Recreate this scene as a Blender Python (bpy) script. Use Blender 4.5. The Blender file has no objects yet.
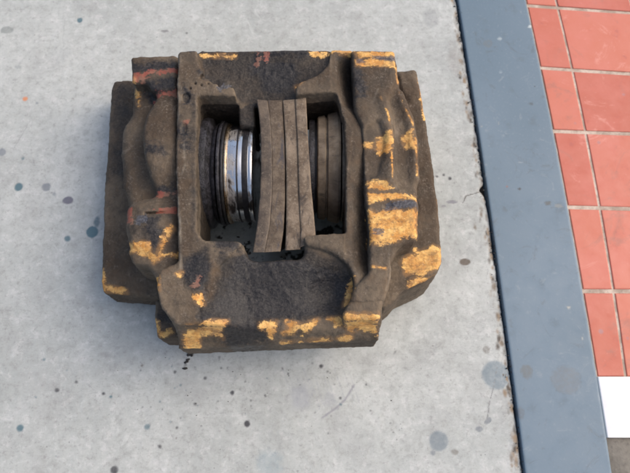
import bpy, math, random
import numpy as np
random.seed(7); RS = np.random.RandomState(11)
scene = bpy.context.scene
R_ = math.radians

# ------------------------------------------------------------------ camera, sky, sun, exposure
TH = R_(17); CD = .78; FPX = 612.0
cam_d = bpy.data.cameras.new('camera'); cam = bpy.data.objects.new('camera', cam_d)
scene.collection.objects.link(cam); scene.camera = cam
cam.location = (0, -CD*math.sin(TH), CD*math.cos(TH)); cam.rotation_euler = (TH, 0, 0)
cam_d.sensor_width = 36; cam_d.lens = 36*FPX/630; cam_d.clip_start = .01; cam_d.clip_end = 50
cam_d.dof.use_dof = True; cam_d.dof.focus_distance = .64; cam_d.dof.aperture_fstop = 9

SUN_EL, SUN_AZ = 46, 80          # azimuth clockwise from +Y
world = bpy.data.worlds.new('World'); scene.world = world; world.use_nodes = True
wn = world.node_tree.nodes; wl = world.node_tree.links
sky = wn.new('ShaderNodeTexSky'); sky.sky_type = 'NISHITA'; sky.sun_disc = False
sky.sun_elevation = R_(SUN_EL); sky.sun_rotation = R_(SUN_AZ)
sky.air_density = 1.0; sky.dust_density = 5.5; sky.ozone_density = .8
wn['Background'].inputs[1].default_value = .15
wl.new(sky.outputs[0], wn['Background'].inputs[0])
sd = bpy.data.lights.new('sun', 'SUN'); so = bpy.data.objects.new('sun', sd); scene.collection.objects.link(so)
sd.energy = .62; sd.angle = R_(90); sd.color = (1, .955, .9)
so.rotation_euler = (R_(90-SUN_EL), 0, R_(180-SUN_AZ))
so.location = (1, 0, 2)
scene.view_settings.view_transform = 'Standard'; scene.view_settings.look = 'None'
scene.view_settings.exposure = .5; scene.view_settings.gamma = 1; scene.view_settings.use_curve_mapping = False
scene.cycles.filter_width = 1.9

# ------------------------------------------------------------------ helpers
_C = np.array([0, -CD*math.sin(TH), CD*math.cos(TH)])
def P(px, py, z=0.):
    """traced outline point -> place in the world on the level z"""
    px = np.asarray(px, float); py = np.asarray(py, float)
    u = (px-315)/FPX; v = -(py-236.5)/FPX
    ry = v*math.cos(TH)+math.sin(TH); rz = v*math.sin(TH)-math.cos(TH)
    t = (z-_C[2])/rz
    return np.stack([_C[0]+t*u, _C[1]+t*ry], -1)
def PP(pts, z=0.):
    a = np.array(pts, float); return P(a[:, 0], a[:, 1], z)
def smooth_poly(p, n=2):
    for k in range(n):
        q = np.roll(p, -1, 0); L = np.hypot(*(q-p).T)[:, None]; c = np.minimum(.25, .0022*(n-k)/np.maximum(L, 1e-6))
        p = np.stack([p*(1-c)+q*c, p*c+q*(1-c)], 1).reshape(-1, 2)
    return p
def sd_poly(X, Y, poly):
    d = np.full(X.shape, 1e9, np.float32); s = np.ones(X.shape, bool); inside = np.zeros(X.shape, bool)
    n = len(poly)
    for i in range(n):
        ax, ay = poly[i]; bx, by = poly[(i+1) % n]
        ex, ey = bx-ax, by-ay; l = ex*ex+ey*ey
        if l < 1e-14: continue
        wx, wy = X-ax, Y-ay
        t = np.clip((wx*ex+wy*ey)/l, 0, 1)
        d = np.minimum(d, (wx-ex*t)**2+(wy-ey*t)**2)
        c = ((ay > Y) != (by > Y))
        if ey != 0: inside ^= c & (X < ex*(Y-ay)/ey+ax)
    d = np.sqrt(d); d[inside] *= -1
    return d.astype(np.float32)
def sd_line(X, Y, pts):
    d = np.full(X.shape, 1e9)
    for (ax, ay), (bx, by) in zip(pts[:-1], pts[1:]):
        ex, ey = bx-ax, by-ay; l = ex*ex+ey*ey+1e-14
        t = np.clip(((X-ax)*ex+(Y-ay)*ey)/l, 0, 1)
        d = np.minimum(d, (X-ax-ex*t)**2+(Y-ay-ey*t)**2)
    return np.sqrt(d)
_LAT = RS.rand(64, 64, 64).astype(np.float32)
def vnoise(p, s, octv=1, gain=.5):
    """value noise -1..1 at points p (n,3), s = feature size"""
    out = 0; amp = 1; tot = 0
    for o in range(octv):
        q = p/s*(2**o)+17.3*o+500; i = np.floor(q).astype(int); f = q-i; f = f*f*(3-2*f); i &= 63; j = (i+1) & 63
        def g(a, b, c): return _LAT[a[:, 0], b[:, 1], c[:, 2]]
        x, y, z = f[:, 0], f[:, 1], f[:, 2]
        r = ((g(i, i, i)*(1-x)+g(j, i, i)*x)*(1-y)+(g(i, j, i)*(1-x)+g(j, j, i)*x)*y)*(1-z) + \
            ((g(i, i, j)*(1-x)+g(j, i, j)*x)*(1-y)+(g(i, j, j)*(1-x)+g(j, j, j)*x)*y)*z
        out = out+amp*(r*2-1); tot += amp; amp *= gain
    return out/tot
def mesh_obj(name, verts, faces, mat, parent=None, smooth=True):
    me = bpy.data.meshes.new(name)
    if isinstance(faces, np.ndarray):
        nf, k = faces.shape
        me.vertices.add(len(verts)); me.vertices.foreach_set('co', np.asarray(verts, np.float32).ravel())
        me.loops.add(nf*k); me.loops.foreach_set('vertex_index', faces.astype(np.int32).ravel())
        me.polygons.add(nf); me.polygons.foreach_set('loop_start', np.arange(0, nf*k, k, dtype=np.int32))
        me.update(calc_edges=True)
    else:
        me.from_pydata([tuple(v) for v in verts], [], faces)
    me.validate()
    if smooth: me.polygons.foreach_set('use_smooth', [True]*len(me.polygons))
    me.materials.append(mat)
    o = bpy.data.objects.new(name, me); scene.collection.objects.link(o)
    if parent is not None: o.parent = parent
    return o
def add_attr(o, name, vals):
    a = o.data.attributes.new(name, 'FLOAT', 'POINT'); a.data.foreach_set('value', np.asarray(vals, np.float32))
def add_col(o, name, rgba):
    a = o.data.color_attributes.new(name, 'FLOAT_COLOR', 'POINT'); a.data.foreach_set('color', np.asarray(rgba, np.float32).ravel())
def sgn(v, s): return max(0, s)

# ------------------------------------------------------------------ node helpers
class NT:
    def __init__(s, name):
        s.m = bpy.data.materials.new(name); s.m.use_nodes = True; s.t = s.m.node_tree
        s.b = s.t.nodes['Principled BSDF']; s.co = s.t.nodes.new('ShaderNodeTexCoord').outputs['Object']
    def new(s, ty, **kw):
        n = s.t.nodes.new(ty)
        for k, v in kw.items(): setattr(n, k, v)
        return n
    def link(s, a, b): s.t.links.new(a, b)
    def noise(s, sc, det=4, rough=.55, dist=0, co=None, off=0):
        n = s.new('ShaderNodeTexNoise'); n.inputs['Scale'].default_value = sc; n.inputs['Detail'].default_value = det
        n.inputs['Roughness'].default_value = rough; n.inputs['Distortion'].default_value = dist
        c = co or s.co
        if off:
            mp = s.new('ShaderNodeMapping'); mp.inputs['Location'].default_value = (off, off*1.7, off*.3); s.link(c, mp.inputs[0]); c = mp.outputs[0]
        s.link(c, n.inputs['Vector']); return n.outputs['Fac']
    def voro(s, sc, feat='F1', rnd=1, co=None):
        n = s.new('ShaderNodeTexVoronoi', feature=feat); n.inputs['Scale'].default_value = sc; n.inputs['Randomness'].default_value = rnd
        s.link(co or s.co, n.inputs['Vector']); return n.outputs['Distance']
    def stretch(s, v, rot=0):
        mp = s.new('ShaderNodeMapping'); mp.inputs['Scale'].default_value = v; mp.inputs['Rotation'].default_value = (0, 0, rot)
        s.link(s.co, mp.inputs[0]); return mp.outputs[0]
    def attr(s, name, out='Fac'):
        n = s.new('ShaderNodeAttribute', attribute_name=name); return n.outputs[out]
    def ramp(s, f, lo, hi, a=0., b=1.):
        n = s.new('ShaderNodeMapRange'); n.interpolation_type = 'SMOOTHSTEP'
        n.inputs[1].default_value = lo; n.inputs[2].default_value = hi; n.inputs[3].default_value = a; n.inputs[4].default_value = b
        s.link(f, n.inputs[0]); return n.outputs[0]
    def math(s, op, a, b=0., c=None):
        n = s.new('ShaderNodeMath', operation=op)
        for i, v in enumerate((a, b) if c is None else (a, b, c)):
            if isinstance(v, (int, float)): n.inputs[i].default_value = v
            else: s.link(v, n.inputs[i])
        return n.outputs[0]
    def mix(s, f, a, b):
        n = s.new('ShaderNodeMix', data_type='RGBA')
        for sock, v in ((n.inputs[0], f), (n.inputs[6], a), (n.inputs[7], b)):
            if isinstance(v, (int, float)): sock.default_value = v
            elif isinstance(v, tuple): sock.default_value = (*v, 1)
            else: s.link(v, sock)
        return n.outputs[2]
    def bump(s, h, strength, dist, prev=None):
        n = s.new('ShaderNodeBump'); n.inputs['Strength'].default_value = strength; n.inputs['Distance'].default_value = dist
        s.link(h, n.inputs['Height'])
        if prev is not None: s.link(prev, n.inputs['Normal'])
        return n.outputs[0]
    def out(s, col=None, rough=None, metal=None, normal=None, spec=None):
        for nm, v in (('Base Color', col), ('Roughness', rough), ('Metallic', metal), ('Normal', normal), ('Specular IOR Level', spec)):
            if v is None: continue
            if isinstance(v, (int, float)): s.b.inputs[nm].default_value = v
            elif isinstance(v, tuple): s.b.inputs[nm].default_value = (*v, 1)
            else: s.link(v, s.b.inputs[nm])
        return s.m

def mat_casting():
    n = NT('dirty_cast_iron')
    big = n.noise(14, 5, .6); mid = n.noise(55, 6, .65); fine = n.noise(420, 5, .7); grit = n.noise(1100, 3, .7)
    c = n.mix(n.ramp(big, .38, .62), (.066, .046, .030), (.150, .115, .079))
    c = n.mix(n.ramp(mid, .42, .68, 0, .75), c, (.062, .049, .036))
    c = n.mix(n.math('MULTIPLY', n.ramp(fine, .5, .72, 0, .8), n.ramp(n.noise(70, 4, .6, off=9), .4, .62, .15, 1)), c, (.21, .172, .135))
    c = n.mix(n.ramp(grit, .56, .7, 0, .3), c, (.035, .028, .02))
    # streaks of old grease
    st = n.noise(30, 6, .7, 1.5, n.stretch((3.2, .7, 1)))
    c = n.mix(n.ramp(st, .55, .75, 0, .6), c, (.040, .034, .028))
    for sc2, sv, ro in ((16, (2.2, .55, .6), .15), (22, (1.1, 1.4, 1), 1.1)):      # fine curved scratches in the dust
        ln = n.noise(sc2, 3, .55, .8, n.stretch(sv, ro)); tw = n.math('FRACT', n.math('MULTIPLY', ln, 14))
        li_ = n.ramp(n.math('ABSOLUTE', n.math('SUBTRACT', tw, .5)), 0, .09, 1, 0)
        c = n.mix(n.math('MULTIPLY', li_, n.ramp(n.noise(26, 4, .65, off=sc2), .48, .66, 0, .45)), c, (.21, .17, .13))
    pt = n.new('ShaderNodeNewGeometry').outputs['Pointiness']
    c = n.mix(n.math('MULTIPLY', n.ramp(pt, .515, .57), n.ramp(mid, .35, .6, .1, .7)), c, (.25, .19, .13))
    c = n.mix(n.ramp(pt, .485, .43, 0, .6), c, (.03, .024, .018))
    warm = n.noise(38, 4, .6, off=4)
    c = n.mix(n.ramp(warm, .55, .75, 0, .6), c, (.115, .078, .048))
    gm = n.ramp(n.math('ADD', n.attr('grime'), n.math('MULTIPLY', n.math('SUBTRACT', mid, .5), n.ramp(n.attr('grime'), 0, .2, 0, 1.2))), .1, 1.0)  # mask holds grime and the painted shade of recesses
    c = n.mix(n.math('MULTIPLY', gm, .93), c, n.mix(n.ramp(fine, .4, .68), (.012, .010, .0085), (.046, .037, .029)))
    # remains of paint: ragged by noise
    rag = n.noise(85, 8, .74, .6, n.stretch((.75, 1.3, 1))); rag2 = n.noise(260, 5, .7, off=2)
    br = n.math('ADD', n.math('MULTIPLY', n.math('SUBTRACT', rag, .5), 2.6), n.math('MULTIPLY', n.math('SUBTRACT', rag2, .5), 1.5))
    def cov(name, lo=.44, hi=.62): return n.ramp(n.math('ADD', n.attr(name), n.math('MULTIPLY', br, n.ramp(n.attr(name), 0, .12))), lo, hi)
    oil = cov('oil', .15, .95)
    c = n.mix(n.math('MULTIPLY', oil, .93), c, n.mix(n.ramp(fine, .4, .7), (.010, .0095, .0105), (.040, .036, .035)))
    pale = n.attr('pale')
    c = n.mix(n.math('MULTIPLY', pale, n.ramp(mid, .35, .6, .15, .75)), c, (.30, .26, .20))
    yc = n.mix(n.ramp(n.math('ADD', n.math('MULTIPLY', mid, .6), n.math('MULTIPLY', rag, .4)), .42, .58), (.60, .27, .06), (.90, .55, .18))
    yc = n.mix(n.ramp(n.noise(70, 8, .75, .5, n.stretch((.8, 1.3, 1))), .5, .64, 0, .75), yc, (.20, .12, .065))
    yc = n.mix(n.ramp(rag2, .5, .68, 0, .7), yc, (.27, .15, .07))
    yc = n.mix(n.ramp(fine, .55, .72, 0, .6), yc, (.95, .74, .40))
    ye = cov('yellow'); c = n.mix(n.math('MULTIPLY', ye, n.ramp(rag, .3, .5, .55, .97)), c, yc)
    c = n.mix(n.math('MULTIPLY', n.ramp(n.attr('yellow'), .02, .5), n.ramp(warm, .4, .6, .1, .4)), c, (.42, .22, .08))
    re = cov('red'); c = n.mix(n.math('MULTIPLY', re, .62), c, n.mix(n.ramp(mid, .4, .6), (.36, .09, .06), (.30, .15, .10)))
    bl = cov('blue'); c = n.mix(n.math('MULTIPLY', bl, .8), c, n.mix(n.ramp(fine, .4, .7), (.05, .052, .062), (.15, .155, .175)))
    pits = n.voro(150); pc = n.ramp(pits, 0, .16, 1, 0)
    c = n.mix(n.math('MULTIPLY', pc, n.ramp(big, .5, .6, 0, .8)), c, (.02, .017, .015))
    rough = n.math('SUBTRACT', .86, n.math('MULTIPLY', n.math('MAXIMUM', oil, n.math('MULTIPLY', gm, .8)), .46))
    b = n.bump(mid, .8, .0022); b = n.bump(n.noise(150, 6, .75, off=13), .7, .0012, b); b = n.bump(fine, .6, .0007, b); b = n.bump(grit, .35, .0003, b); b = n.bump(ye, .35, .0003, b)
    return n.out(c, rough, 0, b, .35)
def mat_simple(name, c1, c2, sc=60, rough=.8, metal=0, bump=.0006, c3=None, streak=None, spec=.4):
    n = NT(name)
    a = n.noise(sc, 6, .65); f = n.noise(sc*7, 4, .7)
    c = n.mix(n.ramp(a, .38, .64), c1, c2)
    if c3: c = n.mix(n.ramp(f, .5, .75, 0, .7), c, c3)
    if streak:
        s = n.noise(sc, 6, .7, 1, n.stretch(streak[0])); c = n.mix(n.ramp(s, .52, .7, 0, .85), c, streak[1])
    b = n.bump(a, .5, bump*2); b = n.bump(f, .5, bump, b)
    return n.out(c, n.ramp(f, .3, .7, rough-.08, min(1, rough+.08)), metal, b, spec)
def mat_chrome():
    n = NT('greasy_chrome')
    a = n.noise(28, 6, .65, .8); f = n.noise(150, 5, .7); st = n.noise(26, 5, .65, .4, n.stretch((6, .5, .5)))
    dirt = n.ramp(n.math('ADD', n.math('MULTIPLY', a, .6), n.math('MULTIPLY', st, .4)), .49, .64)
    c = n.mix(dirt, (.90, .86, .80), (.030, .024, .020))
    c = n.mix(n.ramp(f, .58, .72, 0, .8), c, (.10, .06, .04))
    return n.out(c, n.ramp(dirt, 0, 1, .2, .5), n.ramp(dirt, 0, 1, 1, .1), n.bump(f, .25, .0003), .5)
def mat_concrete():
    n = NT('workshop_concrete')
    big = n.noise(3.2, 5, .6); mid = n.noise(17, 7, .68); fine = n.noise(160, 6, .75); sand = n.noise(700, 3, .7)
    c = n.mix(n.ramp(big, .3, .7), (.365, .388, .372), (.465, .485, .463))
    c = n.mix(n.ramp(mid, .45, .72, 0, .5), c, (.30, .305, .30))
    c = n.mix(n.ramp(mid, .46, .26, 0, .45), c, (.56, .56, .55))
    gr = n.noise(60, 6, .8, off=6)
    c = n.mix(n.ramp(gr, .5, .66, 0, .5), c, (.27, .275, .26))
    pit_ = n.voro(330); c = n.mix(n.math('MULTIPLY', n.ramp(pit_, .05, .2, 1, 0), n.ramp(n.noise(40, 4, .7, off=15), .48, .6, 0, .6)), c, (.16, .155, .145))
    c = n.mix(n.ramp(gr, .48, .36, 0, .4), c, (.60, .60, .585))
    c = n.mix(n.ramp(fine, .52, .68, 0, .55), c, (.24, .235, .23))
    c = n.mix(n.ramp(sand, .6, .8, 0, .35), c, (.64, .63, .61))
    # scattered paint and oil specks
    for sc, thr, dens, off in ((42, .075, .60, 0), (95, .09, .55, 3)):
        co = n.stretch((1, 1, 0)); mp = n.new('ShaderNodeMapping'); mp.inputs['Location'].default_value = (off, off, 0); n.link(co, mp.inputs[0])
        wob = n.noise(90, 3, .6)
        v = n.voro(sc, co=mp.outputs[0]); v = n.math('ADD', v, n.math('MULTIPLY', n.math('SUBTRACT', wob, .5), .06))
        k = n.math('MULTIPLY', n.ramp(v, thr*.7, thr, 1, 0), n.ramp(n.noise(6, 3, .6, off=off+2), dens-.06, dens+.03))
        c = n.mix(n.math('MULTIPLY', k, .5), c, (.11, .11, .11))
    gr2 = n.noise(33, 8, .8, 1.2, off=11)
    c = n.mix(n.ramp(gr2, .53, .70, 0, .5), c, (.27, .275, .26)); c = n.mix(n.ramp(gr2, .45, .34, 0, .35), c, (.60, .62, .60))
    # hairline scratches
    for ang, sx in ((.5, 9), (-.9, 7), (1.2, 14), (.1, 18)):
        s = n.noise(20, 2, .5, .3, n.stretch((.12*sx, sx*1.3, 1), ang))
        line = n.ramp(n.math('ABSOLUTE', n.math('SUBTRACT', s, .5)), 0, .006, 1, 0)
        c = n.mix(n.math('MULTIPLY', line, n.ramp(n.noise(9, 2, .5, off=ang*7), .5, .62, 0, .45)), c, (.23, .23, .23))
    a = n.attr('stain', 'Alpha'); col = n.attr('stain', 'Color')
    rag = n.math('MULTIPLY', n.math('SUBTRACT', fine, .5), .7)
    c = n.mix(n.ramp(n.math('ADD', a, n.math('MULTIPLY', rag, n.ramp(a, 0, .1))), .1, .95), c, col)
    b = n.bump(mid, .35, .0012); b = n.bump(fine, .45, .0006, b); b = n.bump(sand, .3, .0003, b)
    return n.out(c, n.ramp(mid, .3, .7, .62, .85), 0, b, .35)
def mat_strip():
    n = NT('blue_grey_painted_steel')
    big = n.noise(5, 4, .6); mid = n.noise(40, 6, .65); fine = n.noise(260, 5, .7)
    c = n.mix(n.ramp(big, .3, .7), (.110, .165, .212), (.138, .196, .248))
    c = n.mix(n.ramp(mid, .55, .75, 0, .45), c, (.10, .13, .15))
    c = n.mix(n.ramp(fine, .55, .75, 0, .4), c, (.23, .27, .30))
    sc_ = n.noise(24, 7, .75, 1.5); c = n.mix(n.ramp(sc_, .56, .7, 0, .5), c, (.085, .10, .11)); c = n.mix(n.ramp(sc_, .42, .32, 0, .4), c, (.25, .29, .31))
    a = n.attr('stain', 'Alpha'); col = n.attr('stain', 'Color')
    c = n.mix(n.ramp(n.math('ADD', a, n.math('MULTIPLY', n.math('SUBTRACT', fine, .5), n.ramp(a, 0, .1))), .15, .9), c, col)
    v = n.voro(60); c = n.mix(n.math('MULTIPLY', n.ramp(v, .03, .06, 1, 0), n.ramp(n.noise(7, 2), .55, .62)), c, (.05, .05, .05))
    b = n.bump(mid, .25, .0006); b = n.bump(fine, .3, .0002, b)
    return n.out(c, n.ramp(mid, .3, .7, .42, .6), 0, b, .5)
def mat_tile():
    n = NT('red_quarry_tile')
    oi = n.new('ShaderNodeObjectInfo').outputs['Random']
    geo = n.new('ShaderNodeNewGeometry').outputs['Position']
    def N(sc, d=5, r=.65): return n.noise(sc, d, r, co=geo)
    big = N(9); fine = N(220); mid = N(48)
    c = n.mix(n.ramp(oi, 0, 1), (.44, .105, .064), (.53, .155, .098))
    c = n.mix(n.ramp(big, .4, .7, 0, .5), c, (.58, .18, .14))
    c = n.mix(n.ramp(mid, .6, .75, 0, .45), c, (.34, .10, .09))
    c = n.mix(n.ramp(fine, .6, .8, 0, .4), c, (.62, .32, .27))
    sc_ = n.noise(14, 7, .75, 1.2, co=geo); c = n.mix(n.ramp(sc_, .54, .7, 0, .55), c, (.30, .13, .10)); c = n.mix(n.ramp(sc_, .42, .3, 0, .5), c, (.66, .30, .24))
    v = n.voro(26, co=geo); c = n.mix(n.math('MULTIPLY', n.ramp(v, .05, .11, 1, 0), .6), c, (.30, .19, .21))
    return n.out(c, n.ramp(mid, .3, .7, .4, .62), 0, n.bump(fine, .3, .0003, n.bump(mid, .25, .0006)), .5)
M = dict(
    cast=mat_casting(), chrome=mat_chrome(), concrete=mat_concrete(), strip=mat_strip(), tile=mat_tile(),
    grout=mat_simple('pale_grout', (.36, .28, .22), (.60, .50, .41), 40, .9, 0, .0005, (.24, .2, .17)),
    white=mat_simple('white_paint', (.86, .86, .85), (.9, .9, .89), 14, .7, 0, .0003, (.76, .76, .74)),
    greyfloor=mat_simple('grey_brown_concrete', (.17, .155, .13), (.24, .22, .185), 28, .85, 0, .001, (.12, .11, .10)),
    soil=mat_simple('dark_joint_dirt', (.05, .042, .035), (.12, .095, .07), 90, .95, 0, .001),
    rubber=mat_simple('grimy_rubber', (.008, .0075, .008), (.034, .033, .040), 85, .34, 0, .0016, (.10, .097, .11), ((.8, 2, 2), (.010, .009, .009))),
    rubber_dark=mat_simple('black_greasy_rubber', (.012, .011, .011), (.03, .027, .026), 80, .42, 0, .0008, (.06, .055, .055)),
    dusty=mat_simple('brake_dust_metal', (.12, .090, .060), (.20, .155, .108), 45, .85, 0, .0006, (.20, .165, .13), ((.5, 2, 2), (.06, .048, .036))),
    plate=mat_simple('pad_backing_steel', (.115, .082, .054), (.22, .168, .118), 50, .75, 0, .0013, (.33, .275, .21), ((2.2, .9, 1), (.04, .032, .028))),
    plate_dark=mat_simple('greasy_pad_backing', (.058, .044, .033), (.125, .094, .066), 45, .6, 0, .0012, (.20, .16, .12), ((2.2, .5, 1), (.03, .03, .038))),
    lining=mat_simple('worn_friction_lining', (.080, .058, .040), (.16, .122, .085), 60, .85, 0, .0013, (.22, .18, .14), ((2, .5, 1), (.05, .052, .066))),
    brass=mat_simple('brassy_seal_ring', (.55, .36, .19), (.75, .60, .42), 70, .3, 1, .0002, None, ((.5, 2, 2), (.08, .045, .03))),
    crumb=mat_simple('dark_crumbs', (.02, .018, .018), (.05, .045, .04), 200, .8, 0, .0004),
)

# ------------------------------------------------------------------ setting
def structure(o, label=None):
    o['kind'] = 'structure'
    if label: o['label'] = label
    return o
LE = PP([(457.6, 0), (470, 81), (483, 167), (493.3, 240), (506, 324), (516, 406), (524, 473)])   # left edge of the strip
RE = PP([(525, 0), (551.4, 127), (570.5, 236), (585, 304), (597, 378), (609, 466)])                    # right edge
def curve_fit(pts):
    p = np.polyfit(pts[:, 1], pts[:, 0], 2)
    y0, y1 = pts[:, 1].min(), pts[:, 1].max()
    def f(y):
        y = np.asarray(y, float); yc = np.clip(y, y0, y1); d = np.polyval(np.polyder(p), yc)
        return np.polyval(p, yc)+d*(y-yc)
    return f
fL, fR = curve_fit(LE), curve_fit(RE)
def axis(lo, hi, d, far):
    a = list(np.arange(lo, hi, d)); s = d; x = a[-1]
    while x < far: s *= 1.35; x += s; a.append(x)
    s = d; x = a[0]; b = []
    while x > -far: s *= 1.35; x -= s; b.append(x)
    return np.array(b[::-1]+a)
def grid_faces(nx, ny):
    i, j = np.meshgrid(np.arange(nx-1), np.arange(ny-1), indexing='ij'); a = (i*ny+j).ravel()
    return np.stack([a, a+ny, a+ny+1, a+1], 1)
FAR = 1.6
# concrete slab: distance s from the ragged edge beside the steel strip
ys = axis(-.31, .37, .0015, FAR)
ss = [0]; d = .0013
while ss[-1] < .70: ss.append(ss[-1]+d)
d = .0015
while ss[-1] < 2.0: d *= 1.35; ss.append(ss[-1]+d)
ss = np.array(ss)
S, Yg = np.meshgrid(ss, ys, indexing='ij')
p1 = np.stack([Yg[0]*0, Yg[0], Yg[0]*0], 1)
rag = .0014*vnoise(p1, .018, 4, .6)+.0009*vnoise(p1+3, .004, 2)
chip = np.exp(-((ys-P(487, 190)[1])/.006)**2)*.006
gap = .0022+np.abs(rag)*.7+np.maximum(rag, 0)*.8+chip
X = fL(Yg)-gap[None, :]-S
fl = np.stack([X.ravel(), Yg.ravel(), 0*X.ravel()], 1)
Z = (.00035*vnoise(fl, .03, 4, .55)+.00018*vnoise(fl+5, .006, 2)).reshape(X.shape)
near = np.exp(-S/.0035); Z -= near*.0022*(1+.6*vnoise(fl+9, .007, 2).reshape(X.shape))
# worn pits along the edge
Z -= np.exp(-S/.012)*np.maximum(vnoise(fl+2, .008, 3).reshape(X.shape)-.15, 0)*.002
# skirt
Xs = np.concatenate([X[:1], X[:1], X]); Ysk = np.concatenate([Yg[:1], Yg[:1], Yg]); Zs = np.concatenate([0*X[:1]-.03, Z[:1]-.004, Z])
v = np.stack([Xs.ravel(), Ysk.ravel(), Zs.ravel()], 1)
co = structure(mesh_obj('concrete_floor', v, grid_faces(*Xs.shape)[:, ::-1], M['concrete']))
if co.data.polygons[100000].normal.z < 0: co.data.flip_normals()
n = len(v); pos = v.copy(); st = np.zeros((n, 4)); wob = vnoise(pos, .008, 3)
def stain(arr, pos, d, soft, col, a):
    k = np.clip(.5-d/soft, 0, 1)*a; m = k > arr[:, 3]
    arr[m, :3] = col; arr[m, 3] = k[m]
TEAL, GREY, DARK, BROWN = (.10, .165, .19), (.21, .23, .245), (.07, .07, .075), (.14, .12, .10)
def fstain(px, py, r, col=GREY, a=.9, asp=1, soft=.0028, rough=.0011, rot=0):
    c = P(px, py); s = 612/.77/1000; dx, dy = pos[:, 0]-c[0], pos[:, 1]-c[1]
    cr, sr = math.cos(rot), math.sin(rot); dx, dy = dx*cr+dy*sr, (-dx*sr+dy*cr)*asp
    stain(st, pos, np.hypot(dx, dy)-r/800+wob*rough, soft, col, a)
for q in [(80, 20, 3.2, TEAL, .9), (18.7, 187, 4.6, TEAL, .95), (46.3, 187, 5, GREY, .8), (68, 200.5, 6, (.16, .16, .19), .9, 1.4), (54, 194, 2.5, GREY, .6),
          (92.4, 232, 6.2, TEAL, 1), (97, 222, 3.5, (.1, .15, .17), .7, .5), (67.6, 238.6, 3.4, TEAL, .8), (2, 152, 4.5, GREY, .8), (23, 158.6, 1.8, TEAL, .7),
          (25, 99, 3, (.55, .22, .10), .8), (37, 103, 2, GREY, .7), (165, 31, 5, (.2, .2, .2), .7, 3), (187, 33, 1.8, DARK, .6), (7, 30, 8, (.2, .22, .21), .6, 1.6),
          (18, 67, 5, (.25, .27, .27), .5, 2), (465, 262, 5.5, BROWN, .9, 1.5), (443.6, 175, 1.7, DARK, .9), (437, 176.5, 1.4, DARK, .8), (450, 178.5, 1.7, DARK, .9),
          (452, 202, 6, (.22, .22, .24), .8, 3.2), (444, 206, 3, (.2, .2, .22), .7, 2), (496, 375, 14, (.19, .235, .26), .7, 1, .0045, .0014), (438.5, 441, 9, (.19, .225, .245), .72, 1, .004, .0012),
          (486, 350, 4, BROWN, .5), (455, 452, 4, BROWN, .55, 1.4), (433, 453, 2.5, GREY, .7), (479, 429, 4, (.2, .22, .235), .7, 1.6), (488, 421, 4, (.2, .22, .235), .7, 1.8, .0016, .001, .7),
          (431, 18, 10, (.26, .27, .27), .5, .7, .008, .003), (20, 428, 3.4, TEAL, .8), (57, 390, 2.2, DARK, .8), (76, 382, 2, DARK, .7), (147, 427, 3, TEAL, .7), (114, 470, 4, DARK, .8),
          (247, 424, 3, DARK, .95), (270, 462, 14, (.27, .33, .35), .5, 1.1, .012, .005), (321, 366, 2.3, DARK, .9), (300, 385, 1.6, DARK, .8), (205, 378, 1.6, DARK, .7),
          (175, 372, 1.4, DARK, .8), (232, 393, 2, DARK, .8), (195, 404, 2.2, DARK, .7), (160, 446, 1.8, DARK, .7), (395, 352, 1.5, DARK, .6), (330, 400, 7, (.3, .31, .33), .5, 1, .008, .004),
          (300, 395, 12, (.33, .345, .37), .55, .8, .012, .005), (120, 130, 18, (.33, .34, .33), .4, .8, .02, .006), (35, 380, 16, (.36, .37, .36), .4, 1, .02, .006),
          (455, 60, 9, (.28, .27, .25), .5, .4, .01, .004), (105, 355, 6, (.27, .27, .26), .5, 1.8, .006, .003), (60, 55, 14, (.34, .36, .36), .4, 1.2, .015, .005)]:
    fstain(*q)
def fline(pts, w, col, a, soft=.001):
    stain(st, pos, sd_line(pos[:, 0], pos[:, 1], PP(pts))-w/800+wob*.0004, soft, col, a)
fline([(498, 362), (494, 385), (489, 405), (487, 420)], .5, (.2, .2, .2), .8)
fline([(487, 189), (476, 193), (466, 196), (463, 203)], .7, (.1, .09, .08), .8)
fline([(65, 18), (63, 38), (64, 62)], .7, (.3, .31, .3), .5)
fline([(354, 385), (345, 400), (336, 408), (322, 418)], 1.2, (.26, .26, .28), .7, .002)
fline([(30, 121), (22, 135), (14, 148)], .6, (.27, .28, .28), .6)
fline([(60, 372), (84, 380), (100, 396)], .5, (.28, .28, .28), .5)
for k in range(11):
    x0 = 284+k*6.5+random.uniform(-2, 2); y0 = 372+random.uniform(-4, 10)
    fline([(x0, y0), (x0+7, y0+16+random.uniform(0, 10)), (x0+10, y0+30)], .7, (.31, .325, .35), .55, .002)
# random splatter below the caliper
for k in range(110):
    x0, y0 = random.gauss(225, 80), random.gauss(388, 28)
    if 4 < x0 < 480 and 352 < y0 < 470: fstain(x0, y0, random.choice((.5, .6, .7, .9, 1.2)), DARK if random.random() < .8 else TEAL, random.uniform(.5, .95))
for k in range(45):
    x0, y0 = random.uniform(0, 450), random.uniform(0, 473); fstain(x0, y0, random.uniform(.4, 1.1), random.choice((DARK, GREY, TEAL, BROWN)), random.uniform(.4, .8))
for k in range(220):    # brown grime along the joint
    yy = random.uniform(-.3, .37); c = fL(yy)-.004-abs(random.gauss(0, .0045))
    dd = np.hypot(pos[:, 0]-c, (pos[:, 1]-yy)*.5)-random.uniform(.0005, .003); stain(st, pos, dd+wob*.002, .004, random.choice(((.17, .135, .10), (.25, .19, .13), (.10, .085, .07))), random.uniform(.4, .95))
# soot and grease on the floor under the casting
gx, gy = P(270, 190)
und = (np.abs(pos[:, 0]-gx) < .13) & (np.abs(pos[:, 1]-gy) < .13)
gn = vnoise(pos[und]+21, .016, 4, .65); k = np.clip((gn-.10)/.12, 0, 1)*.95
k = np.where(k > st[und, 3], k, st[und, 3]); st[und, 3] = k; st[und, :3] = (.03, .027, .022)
add_col(co, 'stain', st)

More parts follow.
